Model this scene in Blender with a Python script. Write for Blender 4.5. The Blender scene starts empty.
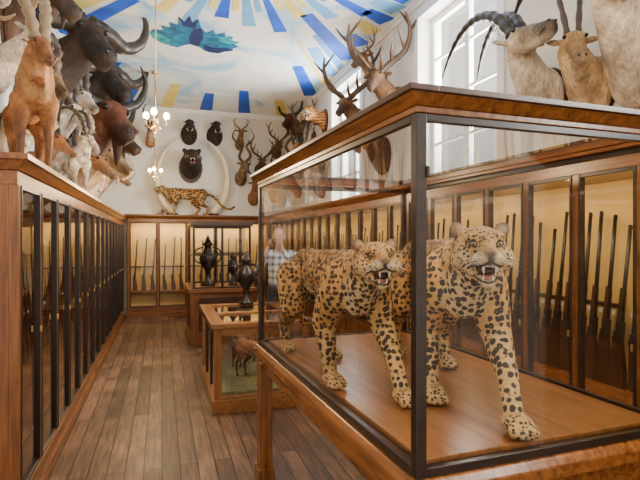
import bpy, bmesh, math, random
import numpy as np
from mathutils import Vector, Matrix, Euler
random.seed(7)
SC = bpy.context.scene
COL = SC.collection
V = Vector
# ------------------------------------------------------------------ materials
M = {}
def newmat(name):
    m = bpy.data.materials.new(name); m.use_nodes = True
    nt = m.node_tree; b = nt.nodes["Principled BSDF"]
    M[name] = m
    return m, nt, b
def L(nt, a, b): nt.links.new(a, b)
def N(nt, t, **k):
    n = nt.nodes.new(t)
    for a, v in k.items(): setattr(n, a, v)
    return n
def ramp(nt, stops, interp='LINEAR'):
    r = N(nt, 'ShaderNodeValToRGB'); cr = r.color_ramp; cr.interpolation = interp
    while len(cr.elements) < len(stops): cr.elements.new(0.5)
    for e, (p, c) in zip(cr.elements, stops):
        e.position = p; e.color = (c[0], c[1], c[2], 1)
    return r
def plain(name, col, rough=0.5, metal=0.0, var=0.15, scale=20, emit=0):
    m, nt, b = newmat(name)
    tc = N(nt, 'ShaderNodeTexCoord'); no = N(nt, 'ShaderNodeTexNoise')
    no.inputs['Scale'].default_value = scale; no.inputs['Detail'].default_value = 4
    L(nt, tc.outputs['Object'], no.inputs['Vector'])
    lo = [c*(1-var) for c in col]; hi = [min(1, c*(1+var)) for c in col]
    r = ramp(nt, [(0.3, lo), (0.7, hi)])
    L(nt, no.outputs['Fac'], r.inputs['Fac']); L(nt, r.outputs['Color'], b.inputs['Base Color'])
    b.inputs['Roughness'].default_value = rough; b.inputs['Metallic'].default_value = metal
    if emit:
        b.inputs['Emission Color'].default_value = (*col, 1); b.inputs['Emission Strength'].default_value = emit
    return m
def wood(name, c1, c2, axis, rough=0.35):
    m, nt, b = newmat(name)
    tc = N(nt, 'ShaderNodeTexCoord'); mp = N(nt, 'ShaderNodeMapping')
    s = [14, 14, 14]; s['XYZ'.index(axis)] = 1.2
    mp.inputs['Scale'].default_value = s
    no = N(nt, 'ShaderNodeTexNoise'); no.inputs['Scale'].default_value = 2.5
    no.inputs['Detail'].default_value = 6; no.inputs['Distortion'].default_value = 0.6
    L(nt, tc.outputs['Object'], mp.inputs['Vector']); L(nt, mp.outputs['Vector'], no.inputs['Vector'])
    r = ramp(nt, [(0.3, c1), (0.68, c2)])
    L(nt, no.outputs['Fac'], r.inputs['Fac']); L(nt, r.outputs['Color'], b.inputs['Base Color'])
    bp = N(nt, 'ShaderNodeBump'); bp.inputs['Strength'].default_value = 0.08
    L(nt, no.outputs['Fac'], bp.inputs['Height']); L(nt, bp.outputs['Normal'], b.inputs['Normal'])
    b.inputs['Roughness'].default_value = rough
    return m
for ax in 'XYZ':
    wood('wood' + ax, (0.085, 0.026, 0.006), (0.24, 0.080, 0.018), ax)
    wood('woodred' + ax, (0.105, 0.032, 0.007), (0.27, 0.094, 0.021), ax, 0.25)
    wood('woodshelf' + ax, (0.16, 0.058, 0.014), (0.32, 0.125, 0.032), ax, 0.28)
wood('wooddark', (0.022, 0.008, 0.004), (0.065, 0.023, 0.009), 'Y', 0.35)
plain('iron', (0.022, 0.012, 0.008), 0.30, 0.1, 0.3)
plain('gunmetal', (0.018, 0.016, 0.015), 0.35, 0.3)
plain('stock', (0.050, 0.016, 0.006), 0.35)
plain('brass', (0.75, 0.5, 0.18), 0.3, 1.0)
plain('ochre', (0.66, 0.43, 0.15), 0.85, 0, 0.12, 3)
plain('ochredark', (0.26, 0.14, 0.045), 0.85, 0, 0.2, 2)
plain('plaster', (0.80, 0.78, 0.72), 0.8, 0, 0.04, 2)
plain('white_paint', (0.86, 0.87, 0.87), 0.5, 0, 0.03, 4)
plain('bronze', (0.030, 0.020, 0.014), 0.35, 0.5)
plain('ivory', (0.80, 0.70, 0.50), 0.35, 0, 0.12, 8)
plain('label', (0.6, 0.56, 0.45), 0.7, 0, 0.03)
plain('black_plastic', (0.02, 0.02, 0.022), 0.35)
plain('p_blue', (0.008, 0.11, 0.74), 0.7, 0, 0.2, 3)
plain('p_pale', (0.16, 0.46, 0.86), 0.7, 0, 0.15, 3)
plain('p_yellow', (0.90, 0.74, 0.22), 0.7, 0, 0.15, 3)
plain('p_teal', (0.0, 0.17, 0.34), 0.7, 0, 0.6, 9)
plain('p_green', (0.0, 0.36, 0.42), 0.7, 0, 0.5, 9)
plain('p_navy', (0.004, 0.018, 0.13), 0.7, 0, 0.3, 6)
plain('bulb', (1.0, 0.78, 0.40), 0.4, 0, 0.02, 3, emit=28)
plain('moss', (0.16, 0.15, 0.06), 0.95, 0, 0.4, 30)
def glass():
    m = bpy.data.materials.new('glass'); m.use_nodes = True; M['glass'] = m
    nt = m.node_tree; nt.nodes.clear()
    o = N(nt, 'ShaderNodeOutputMaterial'); mx = N(nt, 'ShaderNodeMixShader')
    t = N(nt, 'ShaderNodeBsdfTransparent'); t.inputs['Color'].default_value = (0.98, 0.985, 0.98, 1)
    g = N(nt, 'ShaderNodeBsdfGlossy'); g.inputs['Roughness'].default_value = 0.01
    a = N(nt, 'ShaderNodeLayerWeight'); a.inputs['Blend'].default_value = 0.5
    pw = N(nt, 'ShaderNodeMath', operation='POWER'); pw.inputs[1].default_value = 3.4
    ad = N(nt, 'ShaderNodeMath', operation='MULTIPLY_ADD'); ad.inputs[1].default_value = 0.9; ad.inputs[2].default_value = 0.035
    L(nt, a.outputs['Facing'], pw.inputs[0]); L(nt, pw.outputs[0], ad.inputs[0])
    L(nt, ad.outputs[0], mx.inputs[0]); L(nt, t.outputs[0], mx.inputs[1]); L(nt, g.outputs[0], mx.inputs[2])
    L(nt, mx.outputs[0], o.inputs[0])
glass()
def fur(name, pattern=None, sscale=37):
    m, nt, b = newmat(name)
    at = N(nt, 'ShaderNodeAttribute', attribute_name='Col')
    tc = N(nt, 'ShaderNodeTexCoord')
    mpf = N(nt, 'ShaderNodeMapping'); mpf.inputs['Scale'].default_value = (1, 1, .35)
    L(nt, tc.outputs['Object'], mpf.inputs[0])
    no = N(nt, 'ShaderNodeTexNoise'); no.inputs['Scale'].default_value = 55 if not pattern else 110; no.inputs['Detail'].default_value = 6
    no.inputs['Roughness'].default_value = .7
    L(nt, mpf.outputs[0], no.inputs['Vector'])
    r = ramp(nt, [(0.3, (0.45, 0.43, 0.40)), (0.7, (1.35, 1.3, 1.25))]) if pattern != 'plaid' else ramp(nt, [(0, (1, 1, 1)), (1, (1, 1, 1))])
    if pattern == 'spots': r = ramp(nt, [(0.3, (0.62, 0.58, 0.52)), (0.7, (1.22, 1.18, 1.12))])
    L(nt, no.outputs['Fac'], r.inputs['Fac'])
    mul = N(nt, 'ShaderNodeMixRGB', blend_type='MULTIPLY'); mul.inputs[0].default_value = 1
    L(nt, at.outputs['Color'], mul.inputs[1]); L(nt, r.outputs['Color'], mul.inputs[2])
    out = mul.outputs[0]
    def darken(out, facsock, colr):
        mx = N(nt, 'ShaderNodeMixRGB'); mx.inputs[2].default_value = colr
        L(nt, facsock, mx.inputs[0]); L(nt, out, mx.inputs[1]); return mx.outputs[0]
    if not pattern:
        n3 = N(nt, 'ShaderNodeTexNoise'); n3.inputs['Scale'].default_value = 6; n3.inputs['Detail'].default_value = 3
        L(nt, tc.outputs['Object'], n3.inputs['Vector'])
        r3 = ramp(nt, [(0.35, (0.55, 0.5, 0.45)), (0.65, (1.15, 1.15, 1.15))]); L(nt, n3.outputs['Fac'], r3.inputs['Fac'])
        m3 = N(nt, 'ShaderNodeMixRGB', blend_type='MULTIPLY'); m3.inputs[0].default_value = 1
        L(nt, out, m3.inputs[1]); L(nt, r3.outputs['Color'], m3.inputs[2]); out = m3.outputs[0]
    if pattern == 'spots':
        dn = N(nt, 'ShaderNodeTexNoise'); dn.inputs['Scale'].default_value = 45; dn.inputs['Detail'].default_value = 4
        L(nt, tc.outputs['Object'], dn.inputs['Vector'])
        vm = N(nt, 'ShaderNodeVectorMath', operation='MULTIPLY_ADD'); vm.inputs[1].default_value = (0.016,)*3
        L(nt, dn.outputs['Color'], vm.inputs[0]); L(nt, tc.outputs['Object'], vm.inputs[2])
        def layer(scale, rand, stops, lo, hi):
            vo = N(nt, 'ShaderNodeTexVoronoi'); vo.inputs['Scale'].default_value = scale; vo.inputs['Randomness'].default_value = rand
            L(nt, vm.outputs[0], vo.inputs['Vector'])
            sp = ramp(nt, stops); L(nt, vo.outputs['Distance'], sp.inputs['Fac'])
            mr = N(nt, 'ShaderNodeMapRange'); mr.inputs[1].default_value = lo; mr.inputs[2].default_value = hi
            L(nt, at.outputs['Alpha'], mr.inputs[0])
            ml = N(nt, 'ShaderNodeMath', operation='MULTIPLY'); L(nt, sp.outputs['Color'], ml.inputs[0]); L(nt, mr.outputs[0], ml.inputs[1])
            return ml.outputs[0], mr.outputs[0]
        f1, m1 = layer(sscale, .65, [(0.0, (.75,)*3), (0.10, (.8,)*3), (0.16, (1,)*3), (0.45, (1,)*3), (0.51, (0,)*3)], .65, .85)
        f2, m2 = layer(sscale*1.8, .8, [(0.0, (1,)*3), (0.37, (1,)*3), (0.46, (0,)*3)], .15, .35)
        iv = N(nt, 'ShaderNodeMath', operation='SUBTRACT'); iv.inputs[0].default_value = 1; L(nt, m1, iv.inputs[1])
        f3 = N(nt, 'ShaderNodeMath', operation='MULTIPLY'); L(nt, f2, f3.inputs[0]); L(nt, iv.outputs[0], f3.inputs[1])
        out = darken(out, f1, (0.016, 0.009, 0.005, 1)); out = darken(out, f3.outputs[0], (0.022, 0.012, 0.006, 1))
    if pattern == 'stripes':
        wv = N(nt, 'ShaderNodeTexWave'); wv.bands_direction = 'Z'; wv.inputs['Scale'].default_value = 5
        wv.inputs['Distortion'].default_value = 5; wv.inputs['Detail Scale'].default_value = 2.5
        L(nt, tc.outputs['Object'], wv.inputs['Vector'])
        sp = ramp(nt, [(0.62, (0, 0, 0)), (0.72, (1, 1, 1))]); L(nt, wv.outputs['Fac'], sp.inputs['Fac'])
        ml = N(nt, 'ShaderNodeMath', operation='MULTIPLY')
        L(nt, sp.outputs['Color'], ml.inputs[0]); L(nt, at.outputs['Alpha'], ml.inputs[1])
        out = darken(out, ml.outputs[0], (0.02, 0.012, 0.008, 1))
    if pattern == 'plaid':
        ck = N(nt, 'ShaderNodeSeparateXYZ'); L(nt, tc.outputs['Object'], ck.inputs[0])
        tot = None
        for ax, fr in ((0, 70), (2, 70)):
            s1 = N(nt, 'ShaderNodeMath', operation='MULTIPLY'); s1.inputs[1].default_value = fr
            L(nt, ck.outputs[ax], s1.inputs[0])
            s2 = N(nt, 'ShaderNodeMath', operation='SINE'); L(nt, s1.outputs[0], s2.inputs[0])
            s3 = N(nt, 'ShaderNodeMath', operation='GREATER_THAN'); s3.inputs[1].default_value = 0.35; L(nt, s2.outputs[0], s3.inputs[0])
            if tot is None: tot = s3
            else:
                ad = N(nt, 'ShaderNodeMath', operation='ADD'); L(nt, tot.outputs[0], ad.inputs[0]); L(nt, s3.outputs[0], ad.inputs[1]); tot = ad
        hf = N(nt, 'ShaderNodeMath', operation='MULTIPLY'); hf.inputs[1].default_value = 0.45; L(nt, tot.outputs[0], hf.inputs[0])
        ml = N(nt, 'ShaderNodeMath', operation='MULTIPLY'); L(nt, hf.outputs[0], ml.inputs[0]); L(nt, at.outputs['Alpha'], ml.inputs[1])
        out = darken(out, ml.outputs[0], (0.03, 0.05, 0.13, 1))
    L(nt, out, b.inputs['Base Color'])
    b.inputs['Roughness'].default_value = 0.75
    n2 = N(nt, 'ShaderNodeTexNoise'); n2.inputs['Scale'].default_value = 130 if pattern else 60; n2.inputs['Detail'].default_value = 5
    L(nt, mpf.outputs[0], n2.inputs['Vector'])
    bp = N(nt, 'ShaderNodeBump'); bp.inputs['Strength'].default_value = 0.55 if pattern == 'spots' else (.3 if pattern else .8); bp.inputs['Distance'].default_value = 0.012
    L(nt, n2.outputs['Fac'], bp.inputs['Height']); L(nt, bp.outputs['Normal'], b.inputs['Normal'])
fur('fur'); fur('leopard_fur', 'spots'); fur('leopard_fur_big', 'spots', 19); fur('tiger_fur', 'stripes'); fur('plaid_cloth', 'plaid')
def vcmat(name, rough):
    m, nt, b = newmat(name); at = N(nt, 'ShaderNodeAttribute', attribute_name='Col')
    L(nt, at.outputs['Color'], b.inputs['Base Color']); b.inputs['Roughness'].default_value = rough
vcmat('horn', 0.4); vcmat('wet', 0.15)
def floor_mat():
    m, nt, b = newmat('floorboards')
    tc = N(nt, 'ShaderNodeTexCoord'); se = N(nt, 'ShaderNodeSeparateXYZ'); co = N(nt, 'ShaderNodeCombineXYZ')
    L(nt, tc.outputs['Object'], se.inputs[0]); L(nt, se.outputs[1], co.inputs[0]); L(nt, se.outputs[0], co.inputs[1])
    br = N(nt, 'ShaderNodeTexBrick'); br.offset = 0.37; br.inputs['Scale'].default_value = 1
    br.inputs['Brick Width'].default_value = 1.9; br.inputs['Row Height'].default_value = 0.125
    br.inputs['Mortar Size'].default_value = 0.005; br.inputs['Mortar Smooth'].default_value = 0.2
    br.inputs['Color1'].default_value = (0.090, 0.047, 0.025, 1); br.inputs['Color2'].default_value = (0.24, 0.132, 0.072, 1)
    br.inputs['Mortar'].default_value = (0.010, 0.006, 0.004, 1)
    L(nt, co.outputs[0], br.inputs['Vector'])
    mp = N(nt, 'ShaderNodeMapping'); mp.inputs['Scale'].default_value = (22, 1.6, 1)
    no = N(nt, 'ShaderNodeTexNoise'); no.inputs['Scale'].default_value = 2; no.inputs['Detail'].default_value = 7
    L(nt, tc.outputs['Object'], mp.inputs[0]); L(nt, mp.outputs[0], no.inputs['Vector'])
    r = ramp(nt, [(0.3, (0.42, 0.42, 0.43)), (0.7, (1.4, 1.34, 1.25))]); L(nt, no.outputs['Fac'], r.inputs['Fac'])
    mul = N(nt, 'ShaderNodeMixRGB', blend_type='MULTIPLY'); mul.inputs[0].default_value = 1
    L(nt, br.outputs['Color'], mul.inputs[1]); L(nt, r.outputs['Color'], mul.inputs[2])
    wn = N(nt, 'ShaderNodeTexNoise'); wn.inputs['Scale'].default_value = 2.2; wn.inputs['Detail'].default_value = 5
    L(nt, tc.outputs['Object'], wn.inputs['Vector'])
    wr = ramp(nt, [(0.4, (0.62, 0.61, 0.60)), (0.65, (1.2, 1.2, 1.2))]); L(nt, wn.outputs['Fac'], wr.inputs['Fac'])
    mu2 = N(nt, 'ShaderNodeMixRGB', blend_type='MULTIPLY'); mu2.inputs[0].default_value = 1
    L(nt, mul.outputs[0], mu2.inputs[1]); L(nt, wr.outputs['Color'], mu2.inputs[2])
    L(nt, mu2.outputs[0], b.inputs['Base Color'])
    rr = N(nt, 'ShaderNodeMapRange'); rr.inputs[3].default_value = 0.30; rr.inputs[4].default_value = 0.58
    L(nt, wn.outputs['Fac'], rr.inputs[0]); L(nt, rr.outputs[0], b.inputs['Roughness'])
    bp = N(nt, 'ShaderNodeBump'); bp.inputs['Strength'].default_value = 0.3; bp.inputs['Distance'].default_value = 0.01; bp.invert = True
    L(nt, br.outputs['Fac'], bp.inputs['Height']); L(nt, bp.outputs['Normal'], b.inputs['Normal'])
floor_mat()
def ceil_mat():
    m, nt, b = newmat('painted_ceiling')
    tc = N(nt, 'ShaderNodeTexCoord'); no = N(nt, 'ShaderNodeTexNoise')
    no.inputs['Scale'].default_value = 0.8; no.inputs['Detail'].default_value = 7; no.inputs['Distortion'].default_value = 1.4
    L(nt, tc.outputs['Object'], no.inputs['Vector'])
    r = ramp(nt, [(0.34, (0.32, 0.60, 0.90)), (0.44, (0.68, 0.84, 0.95)), (0.52, (0.93, 0.95, 0.95)), (0.72, (0.93, 0.91, 0.89))])
    L(nt, no.outputs['Fac'], r.inputs['Fac']); L(nt, r.outputs['Color'], b.inputs['Base Color']); b.inputs['Roughness'].default_value = 0.8
ceil_mat()

# ------------------------------------------------------------------ mesh builder
def ellip_geo(c, r, nu=14, nv=9, R=None):
    vs, fs = [], []
    vs.append((0, 0, 1))
    for j in range(1, nv):
        ph = math.pi*j/nv
        for i in range(nu):
            th = 2*math.pi*i/nu
            vs.append((math.sin(ph)*math.cos(th), math.sin(ph)*math.sin(th), math.cos(ph)))
    vs.append((0, 0, -1)); last = len(vs)-1
    for i in range(nu): fs.append((0, 1+i, 1+(i+1) % nu))
    for j in range(nv-2):
        for i in range(nu):
            a = 1+j*nu+i; b2 = 1+j*nu+(i+1) % nu
            fs.append((a, a+nu, b2+nu, b2))
    o = 1+(nv-2)*nu
    for i in range(nu): fs.append((o+i, last, o+(i+1) % nu))
    out = []
    for v in vs:
        p = V((v[0]*r[0], v[1]*r[1], v[2]*r[2]))
        if R is not None: p = R @ p
        out.append(p+V(c))
    return out, fs
def catmull(pts, n=6):
    P = [V(p) for p in pts]; out = []
    for i in range(len(P)-1):
        p0 = P[max(i-1, 0)]; p1 = P[i]; p2 = P[i+1]; p3 = P[min(i+2, len(P)-1)]
        for k in range(n):
            t = k/n
            out.append(0.5*((2*p1)+(p2-p0)*t+(2*p0-5*p1+4*p2-p3)*t*t+(3*p1-p0-3*p2+p3)*t**3))
    out.append(P[-1]); return out
class MB:
    def __init__(s): s.v = []; s.f = []; s.m = []; s.c = []; s.sm = []; s.T = Matrix.Identity(4)
    def add(s, vs, fs, mat, col=(1, 1, 1, 1), smooth=False, cols=None):
        o = len(s.v)
        for i, p in enumerate(vs):
            s.v.append(tuple(s.T @ V(p))); s.c.append(tuple(cols[i]) if cols is not None else col)
        for f in fs: s.f.append(tuple(o+i for i in f)); s.m.append(mat); s.sm.append(smooth)
    def box(s, x0, x1, y0, y1, z0, z1, mat, col=(1, 1, 1, 1)):
        vs = [(x0, y0, z0), (x1, y0, z0), (x1, y1, z0), (x0, y1, z0), (x0, y0, z1), (x1, y0, z1), (x1, y1, z1), (x0, y1, z1)]
        s.add(vs, [(0, 3, 2, 1), (4, 5, 6, 7), (0, 1, 5, 4), (1, 2, 6, 5), (2, 3, 7, 6), (3, 0, 4, 7)], mat, col)
    def frus(s, z0, a, z1, b, mat):
        vs = [(a[0], a[2], z0), (a[1], a[2], z0), (a[1], a[3], z0), (a[0], a[3], z0), (b[0], b[2], z1), (b[1], b[2], z1), (b[1], b[3], z1), (b[0], b[3], z1)]
        s.add(vs, [(0, 3, 2, 1), (4, 5, 6, 7), (0, 1, 5, 4), (1, 2, 6, 5), (2, 3, 7, 6), (3, 0, 4, 7)], mat)
    def quad(s, pts, mat): s.add(pts, [tuple(range(len(pts)))], mat)
    def ell(s, c, r, mat, col=(1, 1, 1, 1), R=None, nu=14, nv=9):
        vs, fs = ellip_geo(c, r, nu, nv, R); s.add(vs, fs, mat, col, True)
    def tube(s, pts, rad, mat, col=(1, 1, 1, 1), segs=8, n=6, ridge=0.0, rfreq=1.0, flat=1.0, col2=None):
        P = catmull(pts, n) if n > 1 else [V(p) for p in pts]
        m = len(P); K = len(rad)-1
        R = []
        for i in range(m):
            t = i/(m-1)*K; k = min(int(t), K-1); R.append(rad[k]+(rad[k+1]-rad[k])*(t-k))
        up = V((0.13, 0.9, 0.31)).normalized(); vs = []; fs = []; cols = []
        for i in range(m):
            d = (P[min(i+1, m-1)]-P[max(i-1, 0)])
            if d.length < 1e-9: d = V((0, 0, 1))
            d.normalize(); up = (up-d*up.dot(d))
            if up.length < 1e-6: up = d.orthogonal()
            up.normalize(); w = d.cross(up)
            r = R[i]*(1+(ridge if (i*rfreq) % 2 < 1 else -ridge))
            for k in range(segs):
                a = 2*math.pi*k/segs; vs.append(P[i]+up*math.cos(a)*r+w*math.sin(a)*r*flat)
                if col2: t = i/(m-1); cols.append(tuple(col[q]*(1-t)+col2[q]*t for q in range(4)))
        for i in range(m-1):
            for k in range(segs):
                a = i*segs+k; b = i*segs+(k+1) % segs; fs.append((a, b, b+segs, a+segs))
        fs.append(tuple(range(segs))[::-1]); fs.append(tuple((m-1)*segs+k for k in range(segs)))
        s.add(vs, fs, mat, col, True, cols if col2 else None)
    def mesh(s, name, fix=True):
        me = bpy.data.meshes.new(name); me.from_pydata(s.v, [], s.f)
        names = []
        for a in s.m:
            if a not in names: names.append(a)
        for a in names: me.materials.append(M[a])
        me.polygons.foreach_set('material_index', [names.index(a) for a in s.m])
        me.polygons.foreach_set('use_smooth', s.sm)
        ca = me.color_attributes.new('Col', 'FLOAT_COLOR', 'POINT')
        ca.data.foreach_set('color', [x for c in s.c for x in c])
        me.update(); return me
    def obj(s, name, loc=(0, 0, 0), rot=(0, 0, 0), sc=1, bevel=0, parent=None):
        return place(s.mesh(name), name, loc, rot, sc, bevel, parent)
def place(me, name, loc=(0, 0, 0), rot=(0, 0, 0), sc=1, bevel=0, parent=None):
    o = bpy.data.objects.new(name, me); COL.objects.link(o)
    o.location = loc; o.rotation_euler = rot
    o.scale = (sc, sc, sc) if not hasattr(sc, '__len__') else sc
    if bevel:
        b = o.modifiers.new('b', 'BEVEL'); b.width = bevel; b.segments = 2; b.limit_method = 'ANGLE'; b.angle_limit = math.radians(40)
    if parent: o.parent = parent
    return o
# ------------------------------------------------------------------ organic surfaces
def c4(c, a=0.0): return (c[0], c[1], c[2], a)
def organic(mb, prims, voxel, mat, smooth=4, blend=0.012):
    g = MB()
    for p in prims:
        if p[0] == 'c':
            _, a, ra, b, rb, col = p; a = V(a); b = V(b)
            g.ell(a, (ra,)*3, 'fur'); g.ell(b, (rb,)*3, 'fur')
            if (b-a).length > 1e-4: g.tube([a, b], [ra, rb], 'fur', n=1, segs=14)
        else:
            _, c, r, R, col = p; g.ell(c, r, 'fur', R=R, nu=18, nv=12)
    me = bpy.data.meshes.new('tmp'); me.from_pydata(g.v, [], g.f)
    o = bpy.data.objects.new('tmp', me); COL.objects.link(o)
    r = o.modifiers.new('r', 'REMESH'); r.mode = 'VOXEL'; r.voxel_size = voxel
    sm = o.modifiers.new('s', 'SMOOTH'); sm.iterations = smooth; sm.factor = 0.5
    dg = bpy.context.evaluated_depsgraph_get(); dg.update()
    me2 = bpy.data.meshes.new_from_object(o.evaluated_get(dg))
    n = len(me2.vertices); P = np.empty(n*3); me2.vertices.foreach_get('co', P); P = P.reshape(-1, 3)
    D = []; CC = []
    for p in prims:
        if p[0] == 'c':
            a = np.array(p[1]); b = np.array(p[3]); ab = b-a; l2 = max(ab.dot(ab), 1e-9)
            t = np.clip(((P-a) @ ab)/l2, 0, 1); q = a+t[:, None]*ab
            D.append(np.linalg.norm(P-q, axis=1)-(p[2]+(p[4]-p[2])*t))
        else:
            R = np.array(p[3].to_3x3()) if p[3] is not None else np.eye(3)
            q = (P-np.array(p[1])) @ R
            rr = np.array(p[2]); k = np.linalg.norm(q/rr, axis=1)
            D.append((k-1)*rr.min())
        CC.append(p[-1])
    D = np.array(D); CC = np.array(CC); D = D-D.min(axis=0)
    W = np.exp(-D/blend); W /= W.sum(axis=0)
    cols = (W.T @ CC)
    mb.add([tuple(x) for x in P], [tuple(f.vertices) for f in me2.polygons], mat, smooth=True, cols=cols)
    bpy.data.objects.remove(o)
def xf(H, prims):
    out = []
    R3 = H.to_3x3().normalized()
    s = H.to_scale()[0]
    for p in prims:
        if p[0] == 'c': out.append(('c', tuple(H @ V(p[1])), p[2]*s, tuple(H @ V(p[3])), p[4]*s, p[5]))
        else:
            R = R3 if p[3] is None else (R3 @ p[3].to_3x3())
            out.append(('e', tuple(H @ V(p[1])), tuple(x*s for x in p[2]), R, p[4]))
    return out
# ---- big cat
def cat_head(tan, a=1.0, W_=(0.58, 0.47, 0.30)):
    mx = [x*.7+y*.3 for x, y in zip(tan, W_)]
    pr = [('e', (0, 0, .0), (.078, .095, .070), None, c4(tan, a*.5)),
          ('e', (0, .04, -.01), (.088, .07, .078), None, c4(tan, a)),
          ('c', (0, -.05, .020), .036, (0, -.122, .002), .022, c4([x*.80 for x in tan], a*.25)),
          ('e', (0, -.147, -.003), (.020, .012, .011), None, c4((.05, .022, .020))),
          ('c', (0, -.03, -.072), .034, (0, -.100, -.098), .019, c4(mx, .4)),
          ('e', (0, -.112, -.100), (.018, .015, .013), None, c4(W_, .0))]
    for s in (-1, 1):
        pr += [('e', (s*.034, -.064, .036), (.029, .026, .015), None, c4(tan, a*.5)),
               ('e', (s*.053, -.030, -.030), (.043, .055, .045), None, c4(mx, a*.5)),
               ('c', (s*.048, -.045, -.048), .026, (s*.018, -.085, -.080), .016, c4(mx, .5)),
               ('e', (s*.022, -.120, -.025), (.027, .032, .021), None, c4(W_, .3)),
               ('e', (s*.070, .020, .056), (.026, .013, .026), Matrix.Rotation(s*.7, 3, 'Y'), c4((.03, .02, .013), 0)),
               ('e', (s*.065, .008, .054), (.016, .010, .016), Matrix.Rotation(s*.7, 3, 'Y'), c4((.36, .25, .14), 0))]
    return pr
def cat_face(mb, H):
    old = mb.T; mb.T = H
    mb.ell((0, -.080, -.060), (.031, .046, .020), 'wet', c4((.04, .006, .006), 1))
    mb.ell((0, -.096, -.076), (.016, .032, .007), 'wet', c4((.36, .10, .085), 1), R=Matrix.Rotation(.2, 3, 'X'))
    tooth = c4((.66, .58, .42), 1)
    for s in (-1, 1):
        R = Matrix.Rotation(s*-.40, 3, 'Y')
        mb.ell((s*.037, -.085, .017), (.0170, .009, .0095), 'wet', c4((.010, .007, .005), 1), R=R)
        mb.ell((s*.038, -.0885, .017), (.0095, .0075, .0066), 'wet', c4((.46, .28, .05), 1), R=R)
        mb.ell((s*.0385, -.0940, .017), (.0042, .004, .0046), 'wet', c4((.004, .004, .004), 1))
        mb.tube([(s*.018, -.136, -.036), (s*.018, -.140, -.053), (s*.016, -.137, -.066)], [.0050, .0038, .001], 'wet', tooth, n=3)
        mb.tube([(s*.014, -.112, -.093), (s*.014, -.118, -.081), (s*.013, -.117, -.071)], [.0046, .0034, .001], 'wet', tooth, n=3)
        for k in range(3):
            mb.ell((s*(.003+k*.0045), -.142+k*.001, -.043), (.002, .002, .004), 'wet', tooth, nu=6, nv=4)
            mb.tube([(s*.030, -.138, -.018-k*.006), (s*.06, -.150, -.017-k*.010), (s*.085, -.146, -.027-k*.016)], [.0006, .0005, .0003], 'wet', c4((.7, .7, .62), 1), segs=4, n=3)
        mb.tube([(s*.019, -.094, .012), (s*.021, -.108, .003), (s*.019, -.128, -.001)], [.0040, .0038, .002], 'wet', c4((.03, .018, .012), 1), n=3)
        mb.tube([(s*.003, -.150, -.014), (s*.004, -.150, -.031), (s*.026, -.142, -.042), (s*.044, -.110, -.044), (s*.047, -.076, -.052)], [.0035]*5, 'wet', c4((.020, .010, .008), 1), n=3)
        mb.tube([(s*.0, -.127, -.094), (s*.020, -.115, -.089), (s*.037, -.08, -.075), (s*.046, -.067, -.058)], [.0032]*4, 'wet', c4((.025, .011, .009), 1), n=3)
    mb.T = old
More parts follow.
